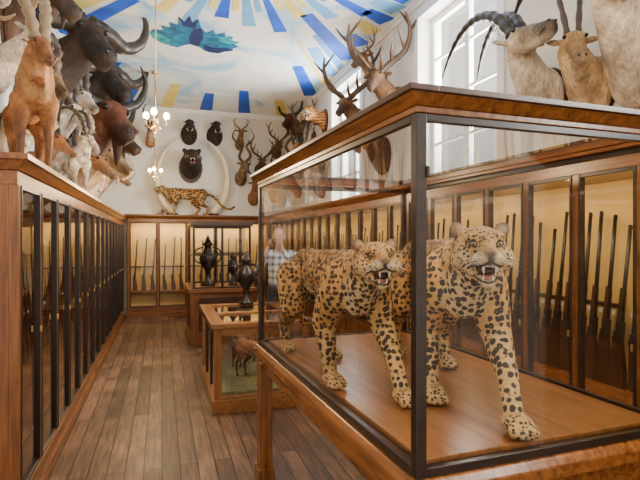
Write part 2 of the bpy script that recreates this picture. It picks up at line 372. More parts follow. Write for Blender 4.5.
def leopard_mesh(name, turn=0.0, pitch=0.0, pose=0, tail=0, mat='leopard_fur'):
    tan = (0.50, 0.265, 0.078); back = (0.41, 0.195, 0.050); wh = (0.60, 0.47, 0.27); mid = (0.54, 0.34, 0.13)
    A = 1.0
    pr = [('e', (0, .42, .55), (.120, .17, .155), None, c4(back, A)),
          ('e', (0, .10, .555), (.110, .32, .125), None, c4(tan, A)),
          ('e', (0, -.30, .54), (.125, .22, .165), None, c4(tan, A)),
          ('c', (0, .42, .615), .075, (0, -.32, .635), .072, c4(back, A)),
          ('e', (0, .12, .49), (.080, .34, .085), None, c4(wh, A)),
          ('c', (0, -.38, .47), .105, (0, -.46, .55), .09, c4(wh, A)),
          ('c', (0, -.34, .585), .115, (0, -.50, .615), .095, c4(tan, A)),
          ('c', (0, -.48, .61), .095, (0, -.56, .64), .082, c4(tan, A)),
          ('c', (0, -.42, .53), .085, (0, -.54, .585), .068, c4(wh, A))]
    if pose == 0:
        F = {1: ((.105, -.36, .49), (.125, -.40, .33), (.115, -.56, .17), (.10, -.66, .045)),
             -1: ((-.105, -.32, .49), (-.125, -.22, .32), (-.115, -.26, .14), (-.11, -.29, .035))}
        B = {1: ((.09, .38, .51), (.12, .22, .34), (.11, .38, .17), (.11, .30, .035)),
             -1: ((-.09, .44, .51), (-.12, .36, .33), (-.11, .60, .19), (-.11, .58, .035))}
    else:
        F = {1: ((.105, -.32, .49), (.125, -.23, .32), (.115, -.26, .14), (.10, -.29, .035)),
             -1: ((-.105, -.36, .49), (-.125, -.38, .33), (-.115, -.52, .17), (-.10, -.60, .045))}
        B = {1: ((.09, .44, .51), (.12, .36, .33), (.11, .58, .19), (.11, .56, .035)),
             -1: ((-.09, .38, .51), (-.12, .24, .34), (-.11, .38, .17), (-.11, .32, .035))}
    for s in (-1, 1):
        a, b, c, d = F[s]
        pr += [('e', (a[0]*.95, a[1], a[2]+.02), (.075, .11, .135), None, c4(tan, A)),
               ('c', a, .090, b, .068, c4(tan, A)), ('c', b, .064, c, .042, c4(mid, A)), ('c', c, .041, (d[0], d[1]+.02, d[2]+.03), .037, c4(mid, A)),
               ('e', (d[0], d[1]-.02, .038), (.056, .070, .036), None, c4(mid, A*.7))]
        for k in range(4):
            pr.append(('e', (d[0]-.039+k*.026, d[1]-.075-(.012 if k in (1, 2) else 0), .026), (.0145, .028, .024), None, c4(mid, A*.5)))
        a, b, c, d = B[s]
        pr += [('c', a, .122, b, .084, c4(tan, A)), ('c', b, .078, c, .038, c4(tan, A)), ('c', c, .040, (d[0], d[1], d[2]+.02), .034, c4(mid, A)),
               ('e', (d[0], d[1]-.035, .035), (.050, .068, .033), None, c4(mid, A*.7))]
        for k in range(4):
            pr.append(('e', (d[0]-.036+k*.024, d[1]-.09-(.010 if k in (1, 2) else 0), .024), (.0135, .024, .022), None, c4(mid, A*.5)))
    if tail == 0: tp = [(0, .54, .58), (0, .66, .48), (-.03, .74, .34), (-.08, .80, .22), (-.16, .84, .17), (-.25, .84, .20), (-.30, .82, .25)]
    elif tail == 1: tp = [(0, .54, .58), (0, .66, .50), (.01, .73, .36), (.03, .76, .23), (.09, .78, .15), (.16, .77, .16), (.21, .74, .21)]
    else: tp = [(0, .54, .58), (0, .70, .52), (.0, .84, .40), (.0, .96, .26), (.0, 1.08, .18), (.0, 1.2, .18), (.0, 1.3, .24)]
    tr = [.044, .038, .034, .032, .030, .029, .026]
    for i in range(6): pr.append(('c', tp[i], tr[i], tp[i+1], tr[i+1], c4(tan if i < 5 else (.1, .07, .05), A)))
    H = Matrix.Translation((math.sin(turn)*.04, -.60, .665)) @ Matrix.Rotation(turn, 4, 'Z') @ Matrix.Rotation(pitch, 4, 'X') @ Matrix.Scale(1.18, 4)
    pr += xf(H, cat_head((.50, .27, .085), 1.0))
    mb = MB(); organic(mb, pr, 0.0080, mat, 2, .009)
    cat_face(mb, H)
    return mb.mesh(name)
# ---- antlered / horned heads
def horn_pts(kind):
    if kind == 'lyre': return [(0, 0, 0), (.04, .05, .12), (.11, .09, .24), (.10, .05, .36), (.05, 0, .44)], [.030, .026, .020, .013, .004], .12
    if kind == 'kudu':
        return [(.26*t+.075*math.sin(11*t), .20*t+.075*(math.cos(11*t)-1), .95*t) for t in [i/9 for i in range(10)]], [.042, .038, .032, .026, .016, .005], .05
    if kind == 'oryx': return [(0, 0, 0), (.03, .10, .28), (.07, .22, .55), (.11, .36, .80)], [.028, .024, .016, .003], .10
    if kind == 'sable':
        return [(.12*t, .62*(1-math.cos(2.0*t)), .66*math.sin(2.0*t)) for t in [i/7 for i in range(8)]], [.042, .037, .030, .020, .005], .10
    if kind == 'ibex':
        return [(.20*t, .36*(1-math.cos(2.6*t)), .48*math.sin(2.6*t)+.06*t) for t in [i/7 for i in range(8)]], [.048, .044, .034, .022, .006], .13
    if kind == 'ram':
        return [(.05+.20*t, .17-.17*math.cos(5.2*t), .02+.20*math.sin(5.2*t)) for t in [i/11 for i in range(12)]], [.060, .057, .050, .038, .022, .006], .10
    if kind == 'buffalo': return [(-.02, 0, 0), (.15, 0, -.03), (.34, .02, -.08), (.50, 0, .02), (.54, -.02, .2), (.44, -.04, .34)], [.095, .085, .062, .046, .028, .006], .03
    if kind == 'bull': return [(.0, 0, -.03), (.14, 0, .0), (.30, -.02, .10), (.36, -.05, .30), (.28, -.06, .46)], [.060, .052, .042, .026, .005], .03
    return None
SPEC = dict(
 gazelle=dict(L=.34, t=.080, hw=.065, hl=.20, mr=.028, bc=(.46, .20, .06), tc=(.78, .70, .55), mc=(.16, .08, .04), es=.10, horn='lyre', hc=(.03, .022, .018)),
 impala=dict(L=.36, t=.09, hw=.070, hl=.23, mr=.032, bc=(.34, .13, .04), tc=(.60, .42, .24), mc=(.10, .05, .03), es=.11, horn='lyre', hc=(.035, .025, .018)),
 kudu=dict(L=.44, t=.12, hw=.088, hl=.29, mr=.045, bc=(.24, .155, .09), tc=(.36, .26, .17), mc=(.07, .045, .03), es=.15, horn='kudu', hc=(.08, .05, .03)),
 oryx=dict(L=.40, t=.13, hw=.088, hl=.30, mr=.048, bc=(.60, .51, .40), tc=(.74, .69, .60), mc=(.07, .045, .035), es=.12, horn='sable', hc=(.022, .017, .015), mask=1),
 ibex=dict(L=.36, t=.14, hw=.082, hl=.21, mr=.042, bc=(.26, .165, .085), tc=(.16, .10, .055), mc=(.10, .065, .04), es=.08, horn='ibex', hc=(.12, .085, .055), beard=1, shag=1),
 goat=dict(L=.36, t=.15, hw=.084, hl=.21, mr=.044, bc=(.74, .68, .58), tc=(.82, .78, .70), mc=(.36, .28, .22), es=.08, horn='ibex', hc=(.07, .05, .035), beard=1, shag=1),
 ram=dict(L=.34, t=.16, hw=.090, hl=.21, mr=.047, bc=(.40, .29, .18), tc=(.74, .67, .55), mc=(.62, .54, .44), es=.07, horn='ram', hc=(.40, .28, .15)),
 buffalo=dict(L=.44, t=.20, hw=.135, hl=.32, mr=.09, bc=(.042, .026, .017), tc=(.05, .032, .02), mc=(.018, .012, .010), es=.17, horn='buffalo', hc=(.035, .027, .021)),
 bison=dict(L=.44, t=.22, hw=.15, hl=.28, mr=.080, bc=(.15, .045, .016), tc=(.07, .024, .010), mc=(.03, .015, .01), es=.08, horn='bull', hc=(.03, .024, .02), beard=2, shag=1),
 boar=dict(L=.32, t=.17, hw=.105, hl=.32, mr=.05, bc=(.035, .026, .02), tc=(.05, .038, .028), mc=(.02, .015, .012), es=.09, horn=None, tusk=1, shag=1, hc=(.8, .75, .6)),
 stag=dict(L=.42, t=.15, hw=.088, hl=.27, mr=.045, bc=(.19, .095, .040), tc=(.12, .065, .03), mc=(.06, .035, .022), es=.14, horn='antler', hc=(.065, .036, .018)),
 roe=dict(L=.32, t=.08, hw=.062, hl=.18, mr=.03, bc=(.30, .14, .05), tc=(.42, .28, .15), mc=(.07, .04, .03), es=.11, horn='roe', hc=(.12, .07, .04)),
 wilde=dict(L=.40, t=.16, hw=.092, hl=.36, mr=.062, bc=(.14, .075, .045), tc=(.06, .038, .025), mc=(.03, .024, .02), es=.13, horn='bull', hc=(.04, .033, .027), beard=1),
 eland=dict(L=.42, t=.17, hw=.10, hl=.31, mr=.058, bc=(.54, .37, .19), tc=(.68, .54, .36), mc=(.22, .14, .09), es=.14, horn='oryx', hc=(.06, .042, .03)),
)
def antler(mb, H, s, hc, sc=1.0):
    old = mb.T; mb.T = H
    def tb(p, r): mb.tube([(s*x*sc, y*sc, z*sc) for x, y, z in p], [q*sc*1.6 for q in r], 'horn', c4(hc, 1), segs=7, n=4, ridge=.05, col2=c4([min(1, q*2.0) for q in hc], 1))
    tb([(0, 0, -.02), (.12, .05, .10), (.30, .08, .24), (.38, .04, .46), (.34, -.02, .68)], [.028, .026, .023, .018, .006])
    tb([(.02, 0, .03), (.06, -.12, .07), (.10, -.22, .17)], [.017, .013, .003])
    tb([(.14, .05, .12), (.17, -.06, .20), (.22, -.14, .32)], [.016, .013, .003])
    tb([(.30, .08, .26), (.29, -.04, .36), (.27, -.12, .48)], [.015, .012, .003])
    tb([(.38, .04, .46), (.47, .02, .56), (.54, -.02, .66)], [.015, .011, .003])
    tb([(.37, .03, .54), (.30, .08, .66), (.22, .10, .76)], [.014, .011, .003])
    mb.T = old
def headset(p, H):
    hw, hl, mr, es = p['hw'], p['hl'], p['mr'], p['es']
    bc, tc_, mc = p['bc'], p['tc'], p['mc']
    tip = V((0, -hl*.88, -hl*.72)); mid_ = V((0, -hl*.45, -hl*.32))
    pr = [('e', (0, 0, 0), (hw, hw*1.15, hw*1.05), None, c4(bc)),
          ('c', (0, -hw*.3, .0), hw*.80, tuple(mid_), (hw+mr)*.47, c4(bc)),
          ('c', tuple(mid_), (hw+mr)*.42, tuple(tip), mr, c4([a*.4+b*.6 for a, b in zip(bc, mc)] if not p.get('mask') else mc)),
          ('e', tuple(tip+V((0, -mr*.25, mr*.1))), (mr*.95, mr*.75, mr*.85), None, c4([q*.7 for q in mc])),
          ('c', (0, -hw*.1, -hw*.7), hw*.50, tuple(tip+V((0, mr*.5, -mr*.7))), mr*.60, c4(tc_))]
    for s in (-1, 1):
        pr.append(('e', (s*hw*.62, -hw*.55, hw*.42), (hw*.32,)*3, None, c4(bc)))
        if p.get('mask'): pr.append(('c', (s*hw*.55, -hw*.95, hw*.1), hw*.22, tuple(mid_+V((s*mr*.8, -.01, .01))), mr*.5, c4((.03, .022, .02) if bc[0] > .5 else (.72, .66, .56))))
        e = V((s*(hw*.85+es*.42), hw*.35, hw*.30+es*.02))
        pr.append(('e', tuple(e), (es*.52, es*.13, es*.22), Matrix.Rotation(-s*.1, 3, 'Y'), c4([x*.7 for x in bc])))
    return xf(H, pr), tip
def head_extras(mb, p, H, tip):
    old = mb.T; hw, mr = p['hw'], p['mr']; mb.T = H
    for s in (-1, 1):
        mb.ell((s*hw*.84, -hw*.74, hw*.36), (hw*.17, hw*.19, hw*.19), 'wet', c4((.012, .008, .006), 1), nu=10, nv=7)
        mb.ell(tip+V((s*mr*.45, -mr*.85, mr*.25)), (mr*.18, mr*.17, mr*.22), 'wet', c4((.01, .008, .008), 1), nu=8, nv=5)
        mb.tube([tip+V((0, -mr*.75, -mr*.42)), tip+V((s*mr*.85, -mr*.1, -mr*.38)), tip+V((s*mr*.95, mr*1.0, -mr*.15))], [.003, .004, .003], 'wet', c4((.02, .012, .01), 1), segs=5, n=3)
    k = p.get('horn')
    for s in (-1, 1):
        B = H @ Matrix.Translation((s*hw*.42, hw*.1, hw*.82))
        if k == 'antler': antler(mb, B, s, p['hc'])
        elif k == 'roe': antler(mb, B, s, p['hc'], .35)
        elif k:
            pts, rad, rd = horn_pts(k); mb.T = B
            mb.tube([(s*x, y, z) for x, y, z in pts], rad, 'horn', c4(p['hc'], 1), segs=9, n=7, ridge=rd, rfreq=.5)
            mb.T = H
        if p.get('tusk'):
            mb.T = H; mb.tube([tip+V((s*mr*.8, mr*1.2, -mr*.6)), tip+V((s*mr*1.5, mr*.4, -mr*.1)), tip+V((s*mr*1.4, mr*.3, mr*.9))], [.012, .010, .003], 'horn', c4(p['hc'], 1), n=4)
    mb.T = old
TM = {}
def trophy_mesh(sp, turn, pitch=0.0):
    key = (sp, round(turn, 2), pitch)
    if key in TM: return TM[key]
    mb = MB()
    if sp in ('tiger', 'cat', 'bear'):
        tan = (.62, .25, .05) if sp == 'tiger' else ((.45, .29, .13) if sp == 'cat' else (.03, .022, .018))
        H = Matrix.Translation((0, -.40, .16)) @ Matrix.Rotation(turn, 4, 'Z') @ Matrix.Scale(1.9, 4)
        pr = [('e', (0, -.05, 0), (.19, .10, .24), None, c4(tan, 1)), ('c', (0, -.06, 0), .17, (0, -.32, .12), .13, c4(tan, 1))]
        hd = cat_head(tan, 1.0)
        if sp == 'bear': hd = [q[:-1]+(c4((.04, .028, .022)),) for q in hd]
        pr += xf(H, hd); organic(mb, pr, .018, 'tiger_fur' if sp == 'tiger' else 'fur', 3, .015); cat_face(mb, H)
    else:
        p = SPEC[sp]; Ln, t, hw = p['L'], p['t'], p['hw']
        ne = V((math.sin(turn)*.10, -Ln*.85, Ln*.58))
        H = Matrix.Translation(ne+V((math.sin(turn)*.07, -Ln*.10, hw*.6))) @ Matrix.Rotation(turn, 4, 'Z') @ Matrix.Rotation(pitch, 4, 'X')
        hp, tip = headset(p, H)
        pr = [('e', (0, -.06, -.02), (t*1.35, .10, t*1.75), None, c4(p['bc'])),
              ('c', (0, -.08, 0), t*1.12, tuple(ne), t*.70, c4(p['bc'])),
              ('c', (0, -.08, -t*.7), t*.75, tuple(ne+V((0, 0, -t*.4))), t*.5, c4(p['tc']))]
        if p.get('shag'):
            for i in range(34):
                a = random.uniform(0, 1); ang = random.uniform(0, 6.28); k = t*(.95-.35*a)
                c = V((0, -.08, 0)).lerp(ne, a)+V((math.cos(ang)*k, 0, math.sin(ang)*k))
                pr.append(('c', tuple(c), .042, tuple(c+V((random.uniform(-.03, .03), -.02, -.10))), .012, c4([x*random.uniform(.6, 1.3) for x in p['bc']])))
        b = p.get('beard', 0)
        if b: pr += xf(H, [('c', (0, -p['hl']*.45, -p['hl']*.55), .035*b, (0, -p['hl']*.4, -p['hl']*.55-.16*b), .010*b, c4([x*.7 for x in p['tc']]))])
        pr += hp
        organic(mb, pr, .014, 'fur', 2, .016); head_extras(mb, p, H, tip)
    mb.v = [(x, min(y, -.022) if abs(x) < .35 and abs(z) < .4 and y > -.1 else y, z) for x, y, z in mb.v]
    t = .17 if sp in ('tiger', 'cat', 'bear') else SPEC[sp]['t']
    n = 20; vs = []
    for yy in (-.002, -.024):
        for i in range(n):
            a = 2*math.pi*i/n; vs.append((math.cos(a)*t*1.35, yy, -.02+math.sin(a)*t*1.75))
    fs = [tuple(range(n)), tuple(range(2*n-1, n-1, -1))]+[(i, (i+1) % n, n+(i+1) % n, n+i)[::-1] for i in range(n)]
    mb.add(vs, fs, 'wooddark')
    me = mb.mesh('mounted_'+sp); TM[key] = me; return me
NM = dict(gazelle='gazelle', impala='impala', kudu='kudu', oryx='oryx', ibex='ibex', goat='mountain_goat', ram='wild_ram', buffalo='buffalo',
          bison='bison', boar='wild_boar', stag='stag', roe='roe_deer', wilde='wildebeest', eland='eland', tiger='tiger', cat='lioness', bear='bear')
def trophy(sp, wall, a, z, sc=1.0, turn=0.0, pitch=0.0):
    me = trophy_mesh(sp, turn, pitch)
    if wall == 'L': loc, r = (-1.45, a, z), math.pi/2
    elif wall == 'R': loc, r = (3.0, a, z), -math.pi/2
    else: loc, r = (a, 11.7, z), 0
    return place(me, 'mounted_'+NM[sp]+'_head', loc, (0, 0, r), sc)
def quad_mesh(name, p, turn=0, tk=1.0, tailL=.15, headup=0.0):
    mb = MB(); bc, tc_ = p['bc'], p['tc']; dk = [x*.5 for x in bc]
    pr = [('e', (0, .42, .80), (.15, .20, .18), None, c4(bc)), ('e', (0, .05, .78), (.15*tk, .36, .18), None, c4(bc)),
          ('e', (0, -.34, .79), (.15*tk, .22, .22), None, c4(bc)), ('e', (0, .08, .70), (.11, .3, .12), None, c4(tc_)),
          ('c', (0, -.42, .84), .16, (0, -.62, 1.02+headup), .105, c4(bc)), ('c', (0, -.50, .74), .11, (0, -.62, .96+headup), .07, c4(tc_)),
          ('c', (0, .60, .84), .035, (0, .62+tailL*.4, .84-tailL), .028, c4(dk))]
    for s in (-1, 1):
        o = .03*s
        pr += [('c', (s*.10, -.38, .68), .10, (s*.115, -.36+o, .47), .055, c4(bc)), ('c', (s*.115, -.36+o, .47), .05, (s*.11, -.39+o, .26), .033, c4(dk)),
               ('c', (s*.11, -.39+o, .26), .033, (s*.11, -.38+o, .07), .024, c4(dk)), ('e', (s*.11, -.40+o, .03), (.032, .045, .03), None, c4((.03, .025, .02))),
               ('c', (s*.09, .42, .70), .13, (s*.12, .32-o, .52), .080, c4(bc)), ('c', (s*.12, .32-o, .52), .07, (s*.11, .54-o, .32), .036, c4(dk)),
               ('c', (s*.11, .54-o, .32), .034, (s*.11, .50-o, .07), .025, c4(dk)), ('e', (s*.11, .48-o, .03), (.032, .045, .03), None, c4((.03, .025, .02)))]
    H = Matrix.Translation((math.sin(turn)*.04, -.67, 1.08+headup)) @ Matrix.Rotation(turn, 4, 'Z')
    hp, tip = headset(p, H); pr += hp
    if p.get('beard'):
        for i in range(46):
            a = random.uniform(0, 1); c = V((random.uniform(-.12, .12), -.45, .80)).lerp(V((random.uniform(-.06, .06), -.66, .98)), a)
            pr.append(('c', tuple(c), .036, tuple(c+V((0, -.04, -.15))), .010, c4([x*random.uniform(.6, 1.5) for x in tc_])))
        for i in range(40):
            a = random.uniform(-.4, .5); sd = random.choice((-1, 1)); c = V((sd*.13, a, random.uniform(.66, .86)))
            pr.append(('c', tuple(c), .036, tuple(c+V((sd*.01, .03, -.12))), .010, c4([x*random.uniform(.6, 1.3) for x in bc])))
    organic(mb, pr, .014, 'fur', 2, .018); head_extras(mb, p, H, tip)
    return mb.mesh(name)

# ================================================================== ROOM
XL, XR, YB, YF, HC = -1.45, 3.0, 11.7, -2.5, 4.6
mb = MB(); mb.box(XL-.3, XR+.3, YF, YB+.3, -.1, 0, 'floorboards'); mb.obj('floor')
mb = MB(); mb.box(XL-.3, XR+.3, YF, YB+.3, HC, HC+.1, 'painted_ceiling'); mb.obj('ceiling')
mb = MB(); mb.box(XL-.3, XL, YF, YB, 0, HC, 'plaster'); mb.obj('wall_left')
mb = MB(); mb.box(XL-.3, XR+.3, YB, YB+.3, 0, HC, 'plaster'); mb.obj('wall_back')
wins = [(-.6, 1.0), (3.95, 5.45), (7.3, 8.7)]; WZ0, WZ1 = 2.3, 4.35
mb = MB(); y = YF
for a, b in wins:
    mb.box(XR, XR+.3, y, a, 0, HC, 'plaster'); mb.box(XR, XR+.3, a, b, 0, WZ0, 'plaster'); mb.box(XR, XR+.3, a, b, WZ1, HC, 'plaster'); y = b
mb.box(XR, XR+.3, y, YB, 0, HC, 'plaster'); mb.obj('wall_right')
for i, (a, b) in enumerate(wins):
    mb = MB(); x0, x1 = XR+.16, XR+.22
    mb.box(x0, x1, a, a+.07, WZ0, WZ1, 'white_paint'); mb.box(x0, x1, b-.07, b, WZ0, WZ1, 'white_paint')
    mb.box(x0, x1, a+.07, b-.07, WZ0, WZ0+.07, 'white_paint'); mb.box(x0, x1, a+.07, b-.07, WZ1-.07, WZ1, 'white_paint')
    m_ = (a+b)/2; mb.box(x0, x1, m_-.04, m_+.04, WZ0+.07, WZ1-.07, 'white_paint')
    for k in (1, 2, 3):
        z = WZ0+(WZ1-WZ0)*k/4; mb.box(x0+.01, x1-.01, a+.07, m_-.04, z-.015, z+.015, 'white_paint'); mb.box(x0+.01, x1-.01, m_+.04, b-.07, z-.015, z+.015, 'white_paint')
    mb.quad([(x0+.03, a+.07, WZ0+.07), (x0+.03, b-.07, WZ0+.07), (x0+.03, b-.07, WZ1-.07), (x0+.03, a+.07, WZ1-.07)], 'glass')
    mb.box(XR-.025, XR-.001, a-.1, a, WZ0-.1, WZ1+.1, 'white_paint'); mb.box(XR-.025, XR-.001, b, b+.1, WZ0-.1, WZ1+.1, 'white_paint')
    mb.box(XR-.025, XR-.001, a, b, WZ1, WZ1+.1, 'white_paint'); mb.box(XR-.04, XR-.001, a, b, WZ0-.1, WZ0, 'white_paint')
    mb.obj('window_%d' % (i+1), bevel=.004)
mb = MB()
for k, d in enumerate((.06, .035)):
    z1 = HC-.001-k*.05; z0 = z1-.05
    mb.box(XL+.001, XL+d, YF, YB-.001, z0, z1, 'white_paint'); mb.box(XR-d, XR-.001, YF, YB-.001, z0, z1, 'white_paint'); mb.box(XL+d, XR-d, YB-d, YB-.001, z0, z1, 'white_paint')
mb.obj('trim_1')
# ceiling painting (flat paint on the ceiling)
mb = MB(); zc = HC-.004; cx, cy = .75, 5.0
def ray(a, r0, r1, w0, w1, mat, z=zc):
    d = V((math.sin(a), math.cos(a), 0)); n = V((d.y, -d.x, 0)); c = V((cx, cy, z))
    mb.add([c+d*r0-n*w0, c+d*r1-n*w1, c+d*r1+n*w1, c+d*r0+n*w0], [(0, 1, 2, 3)], mat)
for i in range(30):
    a = 2*math.pi*i/30
    ray(a, 1.0, 1.7+.2*(i % 3), .035, .095, ['p_blue', 'p_pale', 'p_blue', 'p_yellow', 'p_pale'][i % 5])
    ray(a+.105, .55, 1.45, .012, .045, ['p_yellow', 'p_pale', 'p_yellow'][i % 3], zc-.001)
for i in range(48):
    a = 2*math.pi*i/48+.03; d = (math.sin(a), math.cos(a)); ts = []
    for lim, q, c0 in ((XR-.1, d[0], cx), (XL+.1, d[0], cx), (YB-.12, d[1], cy), (-2.2, d[1], cy)):
        if abs(q) > 1e-4 and (lim-c0)/q > 0: ts.append((lim-c0)/q)
    t = min(ts); ln = .45 if t < 3 else 1.35+.4*(i % 2)
    ray(a, t-ln, t, .09, .14, ['p_blue', 'p_blue', 'p_yellow', 'p_blue', 'p_pale'][i % 5])
ray(.62, 2.3, 4.6, .04, .09, 'p_pale', zc+.001); ray(.50, 2.4, 4.9, .02, .05, 'p_yellow', zc+.001)
E = [(-.55, .10), (-.50, .22), (-.42, .30), (-.30, .36), (-.20, .38), (-.12, .30), (-.05, .26), (.06, .30), (.14, .38), (.22, .42), (.34, .42), (.40, .36), (.52, .30), (.50, .24), (.58, .18), (.50, .14), (.56, .06), (.44, .06), (.46, -.04), (.36, .0), (.34, -.12), (.24, -.04), (.20, -.14), (.12, -.06),
     (.05, -.16), (.0, -.34), (-.06, -.24), (-.10, -.38), (-.15, -.24), (-.22, -.34), (-.22, -.16), (-.32, -.20), (-.30, -.08), (-.42, -.10), (-.38, .0), (-.50, .0)]
def poly(P, mat, z, sx=1.15, sy=1.55, ox=.46, oy=7.35): mb.add([(ox+x*sx, oy+y*sy, z) for x, y in P], [tuple(range(len(P)))], mat)
poly(E, 'p_teal', zc-.002)
poly([(-.05, .26), (.06, .30), (.10, .05), (.05, -.16), (-.04, -.10), (-.08, .1)], 'p_navy', zc-.003)
poly([(.14, .38), (.22, .42), (.34, .42), (.40, .36), (.52, .30), (.40, .24), (.26, .28), (.12, .22)], 'p_navy', zc-.003)
poly([(-.55, .10), (-.50, .22), (-.42, .30), (-.30, .36), (-.30, .2), (-.44, .08)], 'p_green', zc-.003)
poly([(.0, -.34), (-.06, -.24), (-.10, -.38), (-.15, -.24), (-.22, -.34), (-.16, -.14), (-.02, -.12)], 'p_navy', zc-.003)
poly([(.30, .10), (.50, .14), (.56, .06), (.44, .06), (.46, -.04), (.30, .0)], 'p_green', zc-.003)
mb.obj('ceiling_painting')

# ================================================================== CABINETS
def gun(mb, T, L_=1.12, dark=False):
    old = mb.T; mb.T = old @ T; st = 'stock'
    prof = [(-.01, 0), (.085, .0), (.080, .10), (.045, .26), (.028, .34), (.026, .62), (.012, .64), (.004, .64), (-.004, .36), (-.022, .31), (-.018, .22)]
    n = len(prof); vs = [(x-.02, -.018, z) for x, z in prof]+[(x-.02, .018, z) for x, z in prof]
    mb.add(vs, [tuple(range(n)), tuple(range(2*n-1, n-1, -1))]+[(i, i+n, (i+1) % n+n, (i+1) % n) for i in range(n)], st)
    mb.tube([(0, 0, .36), (0, 0, L_)], [.0145, .012], 'gunmetal', segs=8, n=1)
    mb.box(-.022, .016, -.021, .021, .30, .42, 'gunmetal')
    mb.tube([(-.02, 0, .25), (-.052, 0, .27), (-.052, 0, .32), (-.02, 0, .34)], [.003]*4, 'gunmetal', segs=5, n=3)
    mb.tube([(-.01, -.02, .36), (-.012, -.045, .345)], [.005, .007], 'gunmetal', segs=6, n=1)
    mb.box(.009, .016, -.003, .003, L_-.03, L_-.01, 'gunmetal')
    mb.T = old
def cabinet(name, W, D, H, base, bay, loc, rot, back='ochre', guns=2, gz=None, woodp='wood', seed=1, panel=False, fill=0):
    rnd = random.Random(seed)
    mb = MB(); wx, wz = woodp+'X', woodp+'Z'
    mb.box(0, W, 0, D, 0, base, wx); mb.box(-.015, W+.015, -.02, D, 0, .09, wx); mb.box(-.01, W+.01, -.015, D, base-.03, base+.005, wx)
    mb.box(0, W, 0, D, H-.17, H-.09, wx); mb.frus(H-.09, (-.01, W+.01, -.012, D), H-.035, (-.05, W+.05, -.055, D), wx)
    mb.box(-.06, W+.06, -.065, D, H-.035, H, wx)
    mb.box(.03, W-.03, D-.03, D, base+.005, H-.17, back)
    mb.box(0, .035, .045, D, base+.005, H-.17, wz); mb.box(W-.035, W, .045, D, base+.005, H-.17, wz)
    if gz and gz > base+.05:
        mb.box(.035, W-.035, .03, D-.03, gz-.03, gz, wx)
    n = max(1, round(W/bay)); bw = W/n
    for i in range(n+1):
        x = min(max(i*bw, .025), W-.025)
        mb.box(x-.025, x+.025, -.004, .045, base+.005, H-.17, wz)
        for sx in (-1, 1):
            if 0 < x+sx*.034 < W: mb.box(x+sx*.034-.009, x+sx*.034+.009, -.010, .030, base+.005, H-.17, 'iron')
    for i in range(n):
        a = i*bw+.043; b = (i+1)*bw-.043
        mb.box(a, b, -.008, .028, base+.005, base+.028, 'iron'); mb.box(a, b, -.008, .028, H-.193, H-.17, 'iron')
        mb.quad([(a, .01, base+.028), (b, .01, base+.028), (b, .01, H-.193), (a, .01, H-.193)], 'glass')
        mb.box(b-.006, b+.004, -.022, -.008, 1.05, 1.09, 'brass')
        if panel:
            mb.box(a+.03, b-.03, -.008, 0.0, .16, base-.08, wz)
    o = mb.obj(name, loc, (0, 0, rot), bevel=.003)
    if guns:
        gb = MB(); z0 = gz if gz else base+.01
        yy = D-.13
        for i in range(n):
            for k in range(guns):
                x = (i+(k+.7)/(guns+.4))*bw
                ln = min(rnd.uniform(1.0, 1.18), H-.22-z0); tilt = rnd.uniform(.0, .07)
                T = Matrix.Translation((x, yy-.03, z0+.002)) @ Matrix.Rotation(-.05, 4, 'X') @ Matrix.Rotation(tilt, 4, 'Y')
                gun(gb, T, ln)
            a = i*bw+.06; b = (i+1)*bw-.06
            gb.box(a, b, yy+.0, yy+.03, z0+.50, z0+.53, 'wooddark')
            for k in range(guns):
                x = (i+(k+.7)/(guns+.4))*bw; gb.box(x-.05, x-.02, yy-.004, yy, z0+.46, z0+.49, 'label')
        gb.obj('rifles', parent=o)
    if fill:  # added area light under the cornice, no visible fitting, brightens the cabinet interior
        l = bpy.data.lights.new('fill', 'AREA'); l.shape = 'RECTANGLE'; l.size = W-.2; l.size_y = .04; l.energy = fill; l.color = (1, .76, .44)
        lo = bpy.data.objects.new('cabinet_fill_light', l); COL.objects.link(lo); lo.parent = o
        lo.location = (W/2, .09, H-.185); lo.rotation_euler = (math.radians(25), 0, 0)
    return o
cabinet('gun_cabinet', 8.1, .66, 2.13, .20, .55, (-.77, 3.17, 0), math.pi/2, back='ochredark', guns=3, gz=.45, seed=2)
cabinet('gun_cabinet', 11.0, .55, 2.22, .62, .44, (2.42, 11.25, 0), -math.pi/2, back='ochre', guns=4, gz=.70, woodp='woodred', seed=4, panel=True, fill=56)
cabinet('gun_cabinet', 3.06, .36, 2.2, .20, .61, (-.70, 11.31, 0), 0, back='ochre', guns=3, gz=.55, seed=5, fill=24)

